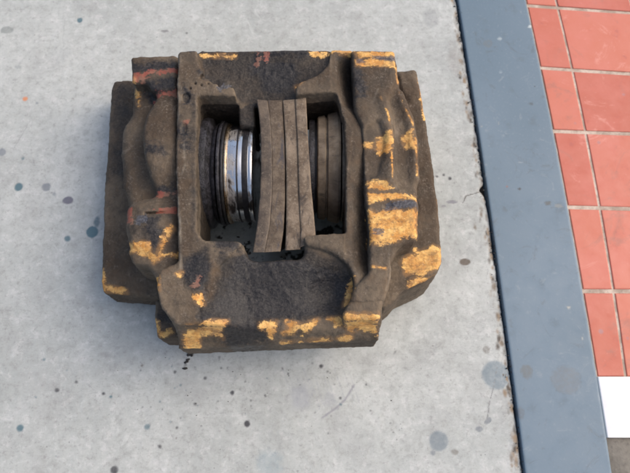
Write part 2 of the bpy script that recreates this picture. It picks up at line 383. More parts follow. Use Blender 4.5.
def ribbon(name, fa, fb, y0, y1, ztop, zbot, mat, ny, nx, bev=.0012):
    """long low bar with a bevelled upper rim between two edge curves"""
    y = np.linspace(y0, y1, ny); t = np.linspace(0, 1, nx)
    A, B = fa(y), fb(y); w = B-A
    cols = [(A, zbot), (A, ztop-bev), (A+bev*.3, ztop-bev*.3), (A+bev, ztop)]
    cols += [(A+bev+(w-2*bev)*q, ztop) for q in t[1:-1]]
    cols += [(B-bev, ztop), (B-bev*.3, ztop-bev*.3), (B, ztop-bev), (B, zbot)]
    V = np.stack([np.stack([c, y, np.zeros_like(y)+z], 1) for c, z in cols])
    f = grid_faces(len(cols), ny)
    return mesh_obj(name, V.reshape(-1, 3), f, mat)
stp = structure(ribbon('steel_edge_strip', fL, fR, -1.5, 1.6, .003, -.03, M['strip'], 1000, 44))
pv = np.empty(len(stp.data.vertices)*3, np.float32); stp.data.vertices.foreach_get('co', pv); pos = pv.reshape(-1, 3).astype(float)
wob = vnoise(pos, .006, 3); st = np.zeros((len(pos), 4)); keep_st = st
for q in [(499, 40, 3, (.30, .36, .38), .8, 1), (529, 28, 3.5, (.40, .45, .46), .9, 2, .002, .002, .6), (487, 45, 6, (.13, .15, .16), .5, 1), (530, 105, 3, (.07, .09, .10), .7, 1.3),
          (500, 73, 2.5, (.32, .38, .42), .5, 1), (519, 190, 1.6, (.05, .05, .05), .95), (547, 204, 4, (.10, .11, .11), .8, 2), (558, 207, 5, (.20, .22, .22), .7, 1.8),
          (506, 187, 1.6, (.3, .13, .1), .7), (520, 163, 4, (.28, .33, .36), .5, 2.5), (568, 308, 2, (.36, .36, .32), .8), (526, 372, 6, (.12, .14, .15), .7, .8), (520, 413, 4, (.11, .13, .15), .6, .6),
          (481, 128, 1.2, (.5, .45, .35), .9), (498, 124, 1.4, (.45, .42, .33), .8), (581, 339, 1.2, (.4, .4, .36), .8), (505, 365, 7, (.12, .135, .15), .5, .7)]:
    fstain(*q)
c = P(565, 380); r = np.hypot((pos[:, 0]-c[0]), (pos[:, 1]-c[1])*1.05)
stain(st, pos, np.abs(r-.0185)-.0006+wob*.001, .0016, (.10, .12, .135), .55); stain(st, pos, r-.018+wob*.002, .003, (.135, .165, .19), .6)
add_col(stp, 'stain', st)

# red floor tiles: joints traced on the ground (rows step away from the camera)
vg = curve_fit(PP([(557, 6), (569.7, 57), (584, 132), (600, 209), (614, 290), (625, 377)]))
rows = np.array([.347+.104*3, .347+.104*2, .347+.104, .344, .2425, .147, .039, -.071, -.175])      # y of joints at x = .35
tilt = np.array([-.10, -.095, -.09, -.088, -.077, -.04, -.03, -.004, 0])
grout = structure(mesh_obj('tiled_floor', *(lambda y, X2: (np.stack([np.concatenate([fR(y)+.0004, X2]), np.concatenate([y, y]), np.full(len(y)*2, -.0004)], 1),
        [(i, i+len(y), i+len(y)+1, i+1) for i in range(len(y)-1)]))(np.linspace(-.175, .66, 60), np.full(60, 1.0)), M['grout']))
def jy(k, x): return rows[k]+tilt[k]*(x-.35)
GW = .0026
tile_sharp = []
for k in range(len(rows)-1):
    for c in range(-1, 6):
        def xl(y, c=c): return vg(y)+c*.107+GW*.55 if c >= 0 else fR(y)+.0022
        def xr(y, c=c): return vg(y)+(c+1)*.107-GW*.55 if c >= 0 else vg(y)-GW*.55
        ny = 7; tt = np.linspace(0, 1, ny)
        lft, rgt = [], []
        y0, y1 = rows[k+1], rows[k]
        for t in tt:
            for lst, fx in ((lft, xl), (rgt, xr)):
                y = y0+(y1-y0)*t; x = float(fx(y))
                for _ in range(3):
                    a = jy(k+1, x)+GW*(0.25 if k == len(rows)-2 else 1); b = jy(k, x)-GW; y = a+(b-a)*t; x = float(fx(y))
                lst.append((x, y))
        ring = lft+rgt[::-1]; cx = sum(p[0] for p in ring)/len(ring); cy = sum(p[1] for p in ring)/len(ring)
        nR = len(ring); V = []; b = .0011; dz = random.uniform(-.00025, .00025); tx, ty = random.uniform(-.004, .004), random.uniform(-.004, .004)
        for inset, z in ((0, -.012), (0, -b), (b*.35, -b*.3), (b*1.1, 0)):
            for (x, y) in ring:
                dx, dy = cx-x, cy-y; sx = np.sign(dx)*min(abs(dx), inset); sy = np.sign(dy)*min(abs(dy), inset)*(1 if abs(dy) > abs(y1-y0)*.45 else 0)
                V.append((x+sx-cx, y+sy-cy, z+dz+.0008+((x-cx)*tx+(y-cy)*ty if z > -.01 else 0)))
        Fs = [(l*nR+i, l*nR+(i+1) % nR, (l+1)*nR+(i+1) % nR, (l+1)*nR+i) for l in range(3) for i in range(nR)]
        Fs.append(tuple(range(3*nR, 4*nR))); Fs = [tuple(reversed(f)) for f in Fs]
        o = mesh_obj('tile', V, Fs, M['tile'], grout, smooth=False); o.location = (cx, cy, 0)
        if o.data.polygons[len(o.data.polygons)-1].normal.z < 0: o.data.flip_normals()
# white painted kerb and the bare floor past it
yk = np.linspace(0, 1, 2)
kerb = structure(ribbon('white_painted_band', lambda y: fR(y)+.0015, lambda y: y*0+1.0, -.2435, -.1748, .0015, -.02, M['white'], 12, 30, .0015))
gf = structure(ribbon('grey_floor', lambda y: fR(y)+.001, lambda y: y*0+1.0, -1.5, -.2436, -.004, -.02, M['greyfloor'], 60, 30, .0012))
bed = structure(mesh_obj('ground', [(-2, -1.6, -.012), (1.3, -1.6, -.012), (1.3, 1.7, -.012), (-2, 1.7, -.012)], [(0, 1, 2, 3)], M['soil']))

# ------------------------------------------------------------------ caliper: castings carved as solids
H = .00125
class Vol:
    def __init__(s, x0, x1, y0, y1, z0, z1):
        s.x = np.arange(x0, x1, H, dtype=np.float32); s.y = np.arange(y0, y1, H, dtype=np.float32); s.z = np.arange(z0, z1, H, dtype=np.float32)
        s.X, s.Y = np.meshgrid(s.x, s.y, indexing='ij'); s.D = np.full((len(s.x), len(s.y), len(s.z)), .02, np.float32)
        p = np.stack([s.X.ravel(), s.Y.ravel(), 0*s.X.ravel()], 1)
        s.w = (.0007*vnoise(p, .012, 3)).reshape(s.X.shape).astype(np.float32)
        s.h = (.0011*vnoise(p+4, .028, 4)).reshape(s.X.shape).astype(np.float32)
    def prism(s, poly, zlo, zhi, r, draft=0., sm=1, raw=False):
        d2 = sd_poly(s.X, s.Y, smooth_poly(np.asarray(poly), sm) if sm else poly)+s.w
        zhi = zhi+s.h; z = s.z[None, None, :]
        qx = d2[..., None]+(z-np.max(zhi))*draft+r; qz = np.maximum(z-np.asarray(zhi)[..., None], zlo-z)+r
        return np.minimum(np.maximum(qx, qz), 0)+np.sqrt(np.maximum(qx, 0)**2+np.maximum(qz, 0)**2)-r
    def add(s, d, k=.003):
        h = np.maximum(k-np.abs(s.D-d), 0)/k; s.D = np.minimum(s.D, d)-h*h*k*.25
    def sub(s, d, k=.003):
        d = -d; h = np.maximum(k-np.abs(s.D-d), 0)/k; s.D = np.maximum(s.D, d)+h*h*k*.25
    def mesh(s):
        D = s.D.copy()
        D[0] = D[-1] = .02; D[:, 0] = D[:, -1] = .02; D[:, :, 0] = D[:, :, -1] = .02
        B = D < 0; c8 = [B[i:B.shape[0]-1+i, j:B.shape[1]-1+j, k:B.shape[2]-1+k] for i in (0, 1) for j in (0, 1) for k in (0, 1)]
        al = c8[0].copy(); an = c8[0].copy()
        for c in c8[1:]: al &= c; an |= c
        act = an & ~al; idx = np.full(act.shape, -1, np.int32); I = np.argwhere(act); idx[act] = np.arange(len(I))
        val = {}
        for i in (0, 1):
            for j in (0, 1):
                for k in (0, 1): val[i, j, k] = D[I[:, 0]+i, I[:, 1]+j, I[:, 2]+k]
        acc = np.zeros((len(I), 3)); cnt = np.zeros(len(I))
        for a in list(val):
            for ax in range(3):
                if a[ax]: continue
                b = list(a); b[ax] = 1; b = tuple(b); va, vb = val[a], val[b]; m = (va < 0) != (vb < 0)
                t = np.where(m, va/np.where(m, va-vb, 1), 0)
                p = np.tile(np.array(a, float), (len(I), 1)); p[:, ax] += t; acc[m] += p[m]; cnt[m] += 1
        V = (I+acc/cnt[:, None])*H+np.array([s.x[0], s.y[0], s.z[0]])
        F = []
        for ax in range(3):
            u, w = [(1, 2), (2, 0), (0, 1)][ax]
            lo = [slice(None)]*3; hi = [slice(None)]*3; lo[ax] = slice(0, -1); hi[ax] = slice(1, None)
            a, b = B[tuple(lo)], B[tuple(hi)]; E = np.argwhere(a != b); E = E[(E[:, u] > 0) & (E[:, w] > 0)]
            inn = a[E[:, 0], E[:, 1], E[:, 2]]
            def g(du, dw):
                q = E.copy(); q[:, u] -= du; q[:, w] -= dw; return idx[q[:, 0], q[:, 1], q[:, 2]]
            f = np.stack([g(1, 1), g(0, 1), g(0, 0), g(1, 0)], 1); f[~inn] = f[~inn][:, ::-1]; F.append(f)
        F = np.concatenate(F)
        return V, F
cal = bpy.data.objects.new('brake_caliper', None); scene.collection.objects.link(cal)
cal['label'] = 'dirty brown cast brake caliper with flaking yellow paint lying on the concrete floor'; cal['category'] = 'brake caliper'
origin = np.array([*P(270, 215, 0), 0]); cal.location = origin

ZT = .150
def flat(pts, z, soft=.004, X=None, Y=None): return None
PATCH = dict(
 yellow=[(.150, [(356, 53), (395, 52), (396, 58), (372, 58), (358, 60)]), (.150, [(356, 62), (372, 60), (396, 62), (396, 68), (375, 66), (356, 66)]),
  (.150, [(378, 138), (389, 134), (391, 145), (388, 154), (381, 155), (376, 148)]), (.150, [(364, 143), (372, 143), (372, 147), (364, 147)]),
  (.150, [(366, 183), (386, 181), (392, 189), (388, 191), (368, 190)]), (.150, [(369, 211), (380, 213), (392, 209), (404, 212), (417, 209), (417, 236), (403, 238), (395, 243), (369, 244), (370, 226)]), (.150, [(368, 193), (392, 195), (417, 194), (417, 199), (388, 200), (369, 203)]),
  (.140, [(402, 138), (411, 132), (415, 150), (405, 149)]), (.150, [(350, 281), (354, 276), (354, 288), (348, 302), (344, 302)]),
  (.110, [(401, 262), (408, 256), (418, 254), (414, 248), (421, 251), (434, 245), (441, 248), (442, 258), (436, 267), (424, 273), (406, 273)]),
  (.110, [(411, 281), (415, 277), (430, 279), (442, 274), (436, 280), (410, 287)]),
  (.147, [(187, 326), (200, 325), (214, 320), (227, 320), (222, 324), (219, 333), (210, 330), (196, 331), (190, 346), (177, 346), (178, 333)]),
  (.147, [(258, 320), (275, 319), (274, 326), (270, 334), (264, 327), (258, 326)]), (.142, [(282, 331), (287, 329), (286, 320), (292, 320), (303, 323), (318, 318), (316, 322), (307, 330), (302, 331), (300, 325), (294, 331), (284, 332)]),
  (.147, [(329, 316), (338, 315), (377, 314), (377, 329), (360, 327), (352, 331), (347, 324), (336, 322)]), (.138, [(339, 336), (352, 331), (353, 335), (348, 339), (340, 338)]),
  (.125, [(280, 341), (300, 340), (330, 338), (331, 340), (300, 343), (281, 344)]),
  (.140, [(126, 242), (148, 243), (149, 249), (144, 253), (136, 250), (128, 250)]), (.140, [(148, 251), (155, 256), (163, 238), (170, 224), (173, 226), (166, 242), (159, 253), (177, 251), (177, 254), (162, 255), (152, 261)]),
  (.140, [(154, 276), (160, 278), (161, 292), (157, 292)]), (.150, [(193, 295), (200, 294), (203, 305), (200, 305), (194, 300)]), (.150, [(177, 274), (181, 272), (180, 277)]),
  (.128, [(132, 82), (137, 80), (136, 100), (133, 96)]), (.062, [(155, 320), (158, 322), (159, 334), (171, 329), (172, 332), (159, 338)]),
  (.050, [(102, 270), (104, 270), (106, 286), (128, 291), (128, 294), (103, 291)]), (.150, [(295, 80), (303, 80), (297, 85)]), (.105, [(419, 80), (422, 80), (424, 102), (428, 118), (424, 120)]),
  (.150, [(311, 50), (352, 49), (352, 52), (313, 53)]), (.151, [(200, 52), (235, 51), (235, 53), (202, 54)])],
 red=[(.140, [(131, 73), (145, 71), (150, 69), (160, 68), (177, 66), (177, 70), (147, 74), (143, 80), (133, 79)]), (.140, [(151, 91), (176, 88), (177, 93), (152, 94)]),
  (.140, [(149, 195), (153, 192), (176, 189), (176, 192), (158, 196), (150, 197)]), (.140, [(149, 210), (160, 209), (176, 206), (176, 210), (162, 212)]), (.150, [(183, 121), (189, 119), (188, 126), (184, 124)]),
  (.150, [(190, 286), (196, 282), (197, 277), (199, 278), (197, 288), (191, 288)]), (.148, [(256, 50), (259, 50), (258.5, 60), (257, 62)]), (.148, [(264, 50), (267, 50), (267, 57), (265, 58)]),
  (.140, [(125, 206), (131, 205), (131, 222), (126, 222)])],
 blue=[(.150, [(388, 203), (400, 201), (417, 202), (417, 207), (400, 209), (386, 210)]), (.150, [(372, 57), (396, 57), (396, 61), (380, 61)]), (.150, [(358, 60), (363, 60), (363, 63), (358, 63)]),
  (.148, [(217, 84), (222, 79), (228, 81), (227, 89), (220, 91)]), (.140, [(137, 217), (147, 214), (147, 222), (138, 224)]), (.150, [(371, 230), (382, 230), (382, 236), (372, 236)])],
 oil=[(.130, [(246, 268), (300, 262), (335, 275), (349, 285), (344, 300), (326, 310), (262, 316), (250, 300)]), (.130, [(280, 268), (325, 280), (330, 304), (285, 308)]), (.150, [(185, 262), (206, 250), (210, 268), (203, 290), (190, 284), (184, 276)]), (.146, [(180, 49), (350, 47), (350, 53), (180, 54)]), (.140, [(132, 62), (177, 60), (177, 68), (132, 72)]),  # oil, plus the rounded top edge's shade painted as a dark line
  (.140, [(236, 262), (248, 258), (300, 262), (335, 272), (350, 285), (346, 300), (330, 312), (300, 316), (262, 318), (238, 322), (218, 316), (212, 308), (222, 296)]),
  (.150, [(184, 86), (190, 92), (191, 103), (184, 104)]), (.150, [(199, 70), (208, 75), (206, 79), (200, 76)]), (.140, [(250, 46), (270, 46), (268, 72), (252, 74)]), (.140, [(140, 85), (176, 75), (176, 88), (150, 92)]),
  (.150, [(178, 118), (186, 126), (190, 150), (182, 150), (177, 130)]), (.150, [(214, 240), (240, 238), (240, 250), (220, 252)]), (.150, [(354, 68), (364, 80), (364, 96), (356, 98)]),
  (.140, [(146, 145), (165, 146), (165, 156), (147, 154)]), (.140, [(158, 186), (176, 184), (176, 189), (158, 191)]), (.140, [(145, 218), (160, 215), (158, 250), (148, 244)]), (.135, [(200, 318), (250, 318), (280, 325), (250, 345), (226, 345)]),
  (.150, [(255, 60), (290, 58), (300, 70), (288, 84), (262, 84)])],
)
LINES = dict(pale=[(.150, [(178, 55), (178, 80), (180, 105), (177, 125)], .9), (.150, [(181, 56), (179, 75), (182, 100)], .6), (.150, [(176, 172), (178, 200), (180, 230), (181, 268)], 1.2), (.150, [(173, 185), (177, 215), (179, 250)], .5),
   (.150, [(390, 240), (388, 258), (392, 270), (386, 290)], .6), (.140, [(250, 250), (254, 256), (257, 268)], .3), (.135, [(296, 268), (308, 272), (316, 262), (318, 245)], .25), (.132, [(308, 272), (306, 298)], .3), (.135, [(240, 262), (247, 270), (248, 280)], .25),
   (.150, [(184, 145), (185, 165), (180, 180)], .8), (.150, [(378, 90), (372, 105)], .8), (.145, [(186, 345), (240, 320)], .0)],
  yellow=[(.148, [(380, 100), (387, 115), (391, 135), (391, 160), (392, 180)], .5), (.138, [(398, 96), (404, 112), (411, 125), (415, 145), (416, 178)], .6), (.140, [(396, 76), (397, 84)], 1.6), (.102, [(436, 200), (440, 225), (441, 250)], .7),
   (.145, [(372, 268), (385, 270)], 1.0)])
GRIME = [(.150, [(200, 50), (331, 49), (329, 60), (321, 72), (298, 82), (294, 96), (240, 96), (230, 86), (212, 82), (203, 74)], .85, .005),  # grime, with shade painted in at flange, right slot, groove and window walls
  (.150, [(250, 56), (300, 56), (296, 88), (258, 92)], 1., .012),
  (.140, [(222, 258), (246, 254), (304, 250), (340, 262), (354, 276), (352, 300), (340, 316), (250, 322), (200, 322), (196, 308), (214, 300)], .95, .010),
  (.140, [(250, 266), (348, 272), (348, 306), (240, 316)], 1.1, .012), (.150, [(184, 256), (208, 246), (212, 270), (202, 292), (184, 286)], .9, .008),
  (.060, [(108, 78), (132, 78), (132, 180), (104, 180)], .75, .02), (.150, [(333, 50), (354, 50), (356, 110), (346, 108)], .7, .01), (.150, [(350, 180), (369, 180), (370, 262), (356, 275), (350, 262)], .6, .01),  # painted shade: left lobe's shadow on flange, right slot and groove
  (.110, [(192, 88), (350, 88), (350, 262), (192, 262)], .9, .006), (.140, [(125, 58), (178, 56), (178, 90), (130, 90)], .5, .012), (.140, [(126, 205), (178, 200), (178, 246), (126, 240)], .5, .014),  # first entry paints recess shade onto the window walls
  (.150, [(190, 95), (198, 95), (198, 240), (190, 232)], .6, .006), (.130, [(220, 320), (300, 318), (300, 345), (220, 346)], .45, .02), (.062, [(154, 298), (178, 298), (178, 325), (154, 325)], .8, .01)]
def casting(vol, name, label=None):
    V, F = vol.mesh()
    nrm_n = V*1.0
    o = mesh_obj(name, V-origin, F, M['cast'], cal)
    me = o.data; nr = np.empty(len(me.vertices)*3, np.float32); me.vertices.foreach_get('normal', nr); nr = nr.reshape(-1, 3)
    d = .0006*vnoise(V, .009, 3)+.0010*np.maximum(vnoise(V+7, .0045, 3), 0)
    dirt = np.maximum(vnoise(V+3, .02, 2), 0)*np.maximum(vnoise(V+11, .0035, 2), 0)*.0016
    V2 = V-origin+nr*(d+dirt)[:, None]; me.vertices.foreach_set('co', V2.astype(np.float32).ravel()); me.update()
    up = np.clip(nr[:, 2]*2.5, 0, 1)
    g = np.zeros(len(V))
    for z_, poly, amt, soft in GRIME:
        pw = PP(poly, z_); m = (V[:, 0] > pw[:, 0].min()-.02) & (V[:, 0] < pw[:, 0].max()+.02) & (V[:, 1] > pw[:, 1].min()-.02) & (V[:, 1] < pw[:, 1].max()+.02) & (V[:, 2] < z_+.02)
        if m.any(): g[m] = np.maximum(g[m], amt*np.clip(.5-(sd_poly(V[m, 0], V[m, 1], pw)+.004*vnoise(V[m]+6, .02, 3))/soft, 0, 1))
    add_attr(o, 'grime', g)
    wb = vnoise(V, .007, 3)*.002; br = np.clip(.75+1.3*vnoise(V+5, .012, 3), 0, 1)
    for nm in ('yellow', 'red', 'blue', 'oil', 'pale'):
        a = np.zeros(len(V))
        for z, poly in PATCH.get(nm, []):
            pw = PP(poly, z); m = (V[:, 0] > pw[:, 0].min()-.01) & (V[:, 0] < pw[:, 0].max()+.01) & (V[:, 1] > pw[:, 1].min()-.01) & (V[:, 1] < pw[:, 1].max()+.01)
            if not m.any(): continue
            dd = sd_poly(V[m, 0], V[m, 1], pw)+wb[m]; soft = .012 if nm == 'oil' else .0075
            a[m] = np.maximum(a[m], np.clip(.5-dd/soft+(.07 if nm != 'oil' else .1), 0, 1))
        for z, ln, w in LINES.get(nm, []):
            pw = PP(ln, z); dd = sd_line(V[:, 0], V[:, 1], pw)-w/1000*.9; a = np.maximum(a, np.clip(.6-dd/(.0028 if nm != 'pale' else .0016), 0, 1)*br*(1 if nm != 'pale' else min(1.1, w)))
        a *= up if nm != 'oil' else 1
        add_attr(o, nm, a)
    if label: o['label'] = label
    return o
def bbox(*pl, pad=.006):
    a = np.concatenate(pl); return a[:, 0].min()-pad, a[:, 0].max()+pad, a[:, 1].min()-pad, a[:, 1].max()+pad

# --- centre bridge
z = ZT
outer_top = [(178, 51), (198, 50.5), (201, 48.6), (328, 47.4), (332, 49.3), (353, 48.5), (354, 80), (357, 112), (365, 128), (366, 165), (369, 205), (371, 245), (386, 250), (392, 268), (388, 290), (380, 305), (378, 319), (177, 325), (160, 306), (156, 285), (160, 270), (178, 262), (176, 160)]
body = PP(outer_top, z)
V = Vol(*bbox(body, P([177, 378], [352, 352], .06)), -.003+.0, .168)
sk = body.copy()
sbot = P(0, 347.5, .062)[1]        # lowest seen line of the south face
for i in (12, 13): pass
V.add(V.prism(body, .062, z, .0028, draft=.03))
# south band, sloping down towards the viewer
band = np.concatenate([PP([(177, 312), (378, 306)], z), PP([(377.5, 341), (178, 349)], .105)])
yb = PP([(177, 321), (378, 315)], z); y_hi = yb[:, 1].mean(); y_lo = P(280, 345, .105)[1]
slope = z-.007-np.clip((y_hi+.002-V.Y)/(y_hi-y_lo), 0, 1.2)*.030
V.add(V.prism(band, .056, slope.astype(np.float32), .0028, sm=0), .014)
# window
win = PP([(197.5, 95), (236, 95), (237, 117), (254, 118), (252, 97), (304, 94), (337, 91), (344, 120), (346, 160), (346, 233), (304, 235), (304, 252), (300, 257), (252, 259), (246, 254), (241, 241), (203, 240), (197, 232), (196, 160)], z)
V.sub(V.prism(win, -.02, .2, .004, sm=1), .003)
# upper trough, floor dips to the middle and towards the window
tr = PP([(196, 44), (199, 62), (204, 75), (213, 83), (229, 85), (236, 90), (237, 125), (256, 125), (296, 115), (296, 84), (322, 72), (329, 62), (331, 44)], z)
cx = P(262, 70, z)[0]; yt, yw = P(262, 50, z)[1], P(262, 97, z)[1]
fl_ = z-.0045-.016*np.clip(1-((V.X-cx)/.085)**2, .25, 1)*np.clip((yt-V.Y)/(yt-yw), 0, 1.1)**.7
def trough(poly, floor, r=.003, k=.006):
    d2 = sd_poly(V.X, V.Y, smooth_poly(poly, 2))+V.w; return np.maximum(d2[..., None], (floor+V.h)[..., None]-V.z[None, None, :])
V.sub(trough(tr, fl_), .0035)
# ledge low in the notch wall
V.add(V.prism(PP([(197, 92), (238, 92), (238, 99), (197, 99)], z-.022), z-.040, z-.022, .002, sm=0), .003)
V.add(V.prism(PP([(305, 90), (345, 88), (345, 96), (305, 96)], z-.025), z-.038, z-.025, .002, sm=0), .003)
# slot beside the right casting (upper), groove (lower)
_py = [40, 51.5, 60, 80, 100, 114, 128, 150, 175, 205, 240, 262, 275, 290]
_xi = [330, 330, 331, 331, 335, 344, 352, 352, 347, 346, 345, 345, 352, 362]
_xo = [353, 353, 353, 354, 356, 362, 366, 368, 370, 372, 373, 375, 372, 366]
_dp = [.002, .002, .024, .025, .019, .006, .004, .006, .014, .021, .024, .020, .012, 0]
_wy = [P(350, q, z)[1] for q in _py][::-1]
_gi = np.interp(V.Y, _wy, [P(a, b, z)[0] for a, b in zip(_xi, _py)][::-1]); _go = np.interp(V.Y, _wy, [P(a, b, z)[0] for a, b in zip(_xo, _py)][::-1])
_gd = np.interp(V.Y, _wy, _dp[::-1]); _t = np.clip((V.X-_gi)/(_go-_gi), 0, 1)
gfl = z-_gd*(_t*_t*(3-2*_t)*.7+_t*.3)
V.sub(np.where((V.X < _go+.004)[..., None] & (V.X > _gi)[..., None] & ((V.Y > _wy[0]))[..., None], (gfl+V.h*.5)[..., None]-V.z[None, None, :], .02).astype(np.float32), .004)
# lower trough
tb = PP([(240, 246), (303, 244), (326, 250), (343, 259), (353, 272), (355, 288), (351, 300), (342, 310), (345, 340), (190, 345), (200, 318), (198, 300), (208, 280), (226, 260)], z)
ta = np.clip((P(0, 256, z)[1]-V.Y)/(P(0, 256, z)[1]-P(0, 318, z)[1]), 0, 1.3)
side = np.clip((V.X-P(198, 290, z)[0])/(P(255, 290, z)[0]-P(198, 290, z)[0]), 0, 1); side = side*side*(3-2*side)
c2 = P(334, 287, z); hol = np.exp(-((V.X-c2[0])/.026)**2-((V.Y-c2[1])/.024)**2)
c3 = P(285, 296, z); hol3 = np.exp(-((V.X-c3[0])/.05)**2-((V.Y-c3[1])/.022)**2)
fl2 = z-.0015-(.004+.012*ta)*side-.014*hol-.005*hol3
V.sub(trough(tb, fl2), .006)
# dents and casting holes
def pit(px, py, r, depth, asp=1., zz=ZT):
    c = P(px, py, zz); d2 = (np.sqrt(((V.X-c[0])/r)**2+((V.Y-c[1])*asp/r)**2)-1)*r
    V.sub(np.maximum(d2[..., None].astype(np.float32), zz-depth-V.z[None, None, :]), .002)
pit(186, 97, .0042, .004, .7); pit(203, 76, .004, .008); pit(222, 84, .0048, .007); pit(357, 92, .002, .004)
pit(184, 128, .003, .002, .5)
for q in [(195, 83), (201, 84.5), (208, 83), (213, 82), (190, 88)]: pit(*q, .0013, .003)
V.add(V.prism(PP([(217, 80), (227, 80), (227, 89), (217, 89)], z-.012), z-.03, z-.011, .003), .003)
# bores for the pistons run sideways through the cheeks
casting(V, 'bridge_casting', 'centre body of the caliper with the open window and scooped bridges')

# --- left side casting
zi, zc = .140, .116
li = PP([(151, 57), (178, 54), (179, 270), (158, 268), (150, 250), (151, 236), (150, 200), (155, 188), (149, 176), (144, 158), (142, 136), (145, 114), (154, 98), (155, 88)], zi)
lc = PP([(131, 58), (170, 56), (170, 262), (132, 262), (128, 240), (128, 205), (122, 186), (120, 150), (121, 126), (131, 112), (132, 85)], zc)
bt = PP([(131, 57), (177, 54.5), (177, 92), (152, 92), (148, 84), (133, 84)], zi-.006)
bb = PP([(125, 205), (130, 200), (150, 196), (178, 193), (178, 256), (150, 262), (146, 255), (130, 252), (125, 230)], zi-.004)
bl_ = PP([(128, 250), (178, 245), (180, 330), (172, 318), (164, 306), (158, 296), (156, 280), (148, 266), (132, 263)], zi-.008)
V = Vol(*bbox(li, lc, bt, bb, bl_, pad=.008), .0, .158)
bc = P(160, 140, zi); dome = .009*np.clip(1-((V.X-bc[0])/.030)**2-((V.Y-bc[1])/.052)**2, -.4, 1)
b2 = P(150, 226, zi); dome2 = .008*np.clip(1-((V.X-b2[0])/.032)**2-((V.Y-b2[1])/.032)**2, -.6, 1)
V.add(V.prism(lc, .010, zc, .013, .06)); V.add(V.prism(li, .02, (zi-.004+dome).astype(np.float32), .006), .005)
slp = (zi-.003-.12*np.maximum(V.Y-P(150, 70, zi)[1], 0)).astype(np.float32)
V.add(V.prism(bt, .05, slp, .004), .005); V.add(V.prism(bb, .03, (zi-.006+dome2).astype(np.float32), .008), .006); V.add(V.prism(bl_, .02, zi-.008, .006), .006)
for py, dpt in ((194, .0035), (213, .002)):     # shallow grooves across the boss
    V.sub(V.prism(PP([(144, py-1), (180, py-4), (180, py-1.5), (144, py+1.5)], zi), zi-dpt-.002, .2, .001, sm=0), .002)
casting(V, 'side_casting', 'left side casting with worn orange and red paint bands')

# --- right side casting
zr, zs = .152, .143
ri = PP([(351, 50), (395, 50), (397, 78), (390, 100), (391, 140), (392, 182), (417, 200), (417, 240), (400, 246), (390, 262), (386, 300), (364, 304), (350, 302), (356, 285), (369, 272), (369, 232), (365, 195), (364, 150), (362, 126), (354, 110), (353, 80)], zr)
rs = PP([(380, 60), (396, 62), (400, 90), (411, 118), (416, 145), (417, 180), (418, 238), (400, 240), (380, 240)], zs)
V = Vol(*bbox(ri, rs, pad=.008), .0, .166)
V.add(V.prism(rs, .02, zs, .005, .05)); V.add(V.prism(ri, .02, zr, .0045), .006)
for pts, zz in (([(378, 96), (384, 95), (391, 115), (394, 140), (394, 182), (388, 182), (388, 140), (385, 118)], zr), ([(396, 92), (401, 92), (412, 116), (417, 140), (417.5, 180), (412, 180), (411, 142), (406, 118)], zs)):
    V.add(V.prism(PP(pts, zz), zz-.02, zz+.0018, .003), .009)
V.sub(V.prism(PP([(371, 205), (392, 203), (392, 211), (371, 213)], zr), zr-.0018, .2, .001), .003)
V.sub(V.prism(PP([(366, 128), (378, 120), (384, 140), (378, 175), (368, 178)], zr), zr-.0025, .2, .001), .006)
casting(V, 'side_casting', 'right side casting with ridged steps and bright yellow paint patches')

# --- low mounting flanges either side
def flange(pl, zt, z0, name, label, extra=(), r=.005):
    global V
    pw = PP(pl, zt); V = Vol(*bbox(pw, pad=.008), -.002, max([zt]+[e[1] for e in extra])+.015)
    V.add(V.prism(pw, z0, zt, r, .03))
    for pts, zz in extra: V.add(V.prism(PP(pts, zz), z0, zz, .004), .006)
    return casting(V, name, label)
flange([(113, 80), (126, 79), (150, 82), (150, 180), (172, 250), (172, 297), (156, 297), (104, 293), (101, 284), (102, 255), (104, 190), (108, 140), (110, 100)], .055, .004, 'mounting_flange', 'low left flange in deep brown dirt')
flange([(396, 70), (416, 69), (419, 82), (423, 102), (429, 140), (433, 165), (438, 205), (441, 244), (442, 262), (438, 273), (424, 281), (404, 290), (392, 302), (384, 308), (370, 300), (378, 240), (392, 120)], .108, .008, 'mounting_flange', 'right flange with a large yellow paint patch at its lower corner',
       extra=[([(398, 73), (415, 72), (419, 92), (412, 100), (402, 92)], .112)])
flange([(155, 300), (175, 298), (190, 320), (190, 337), (157, 338), (154, 318)], .062, .003, 'foot', 'small foot at the lower left corner with a yellow edge')

# ------------------------------------------------------------------ pistons, boots and pads
def lathe_x(name, prof, cy, cz, mat, parent, seg=96, wob=0., seed=0, a0=0):
    """prof: (x, radius) turned round an axis along x"""
    V, n = [], len(prof)
    ang = np.linspace(0, 2*math.pi, seg, endpoint=False)
    for x, r in prof:
        rr = r*np.ones(seg); xx = np.full(seg, x)
        if wob:
            q = np.stack([np.cos(ang)*.06, np.sin(ang)*.06, np.full(seg, x)], 1)+seed
            rr = rr+wob*vnoise(q, .012, 3); xx = xx+wob*.6*vnoise(q+3, .015, 2)
        V.append(np.stack([xx, cy+rr*np.cos(ang), cz+rr*np.sin(ang)], 1))
    V = np.concatenate(V)-origin-_off(parent)
    F = [(i*seg+j, i*seg+(j+1) % seg, (i+1)*seg+(j+1) % seg, (i+1)*seg+j) for i in range(n-1) for j in range(seg)]
    F += [tuple(range(seg))[::-1], tuple(range((n-1)*seg, n*seg))]
    o = mesh_obj(name, V, [f[::-1] for f in F], mat, parent); o.data.set_sharp_from_angle(angle=R_(35)); return o
def _off(p): return np.zeros(3)
def ring_prof(x0, x1, r, b=.001, inner=None):
    inner = inner or r*.8
    return [(x0, inner), (x0, r-b), (x0+b*.3, r-b*.3), (x0+b, r), (x1-b, r), (x1-b*.3, r-b*.3), (x1, r-b), (x1, inner)]
cz = .074; RP = .0585
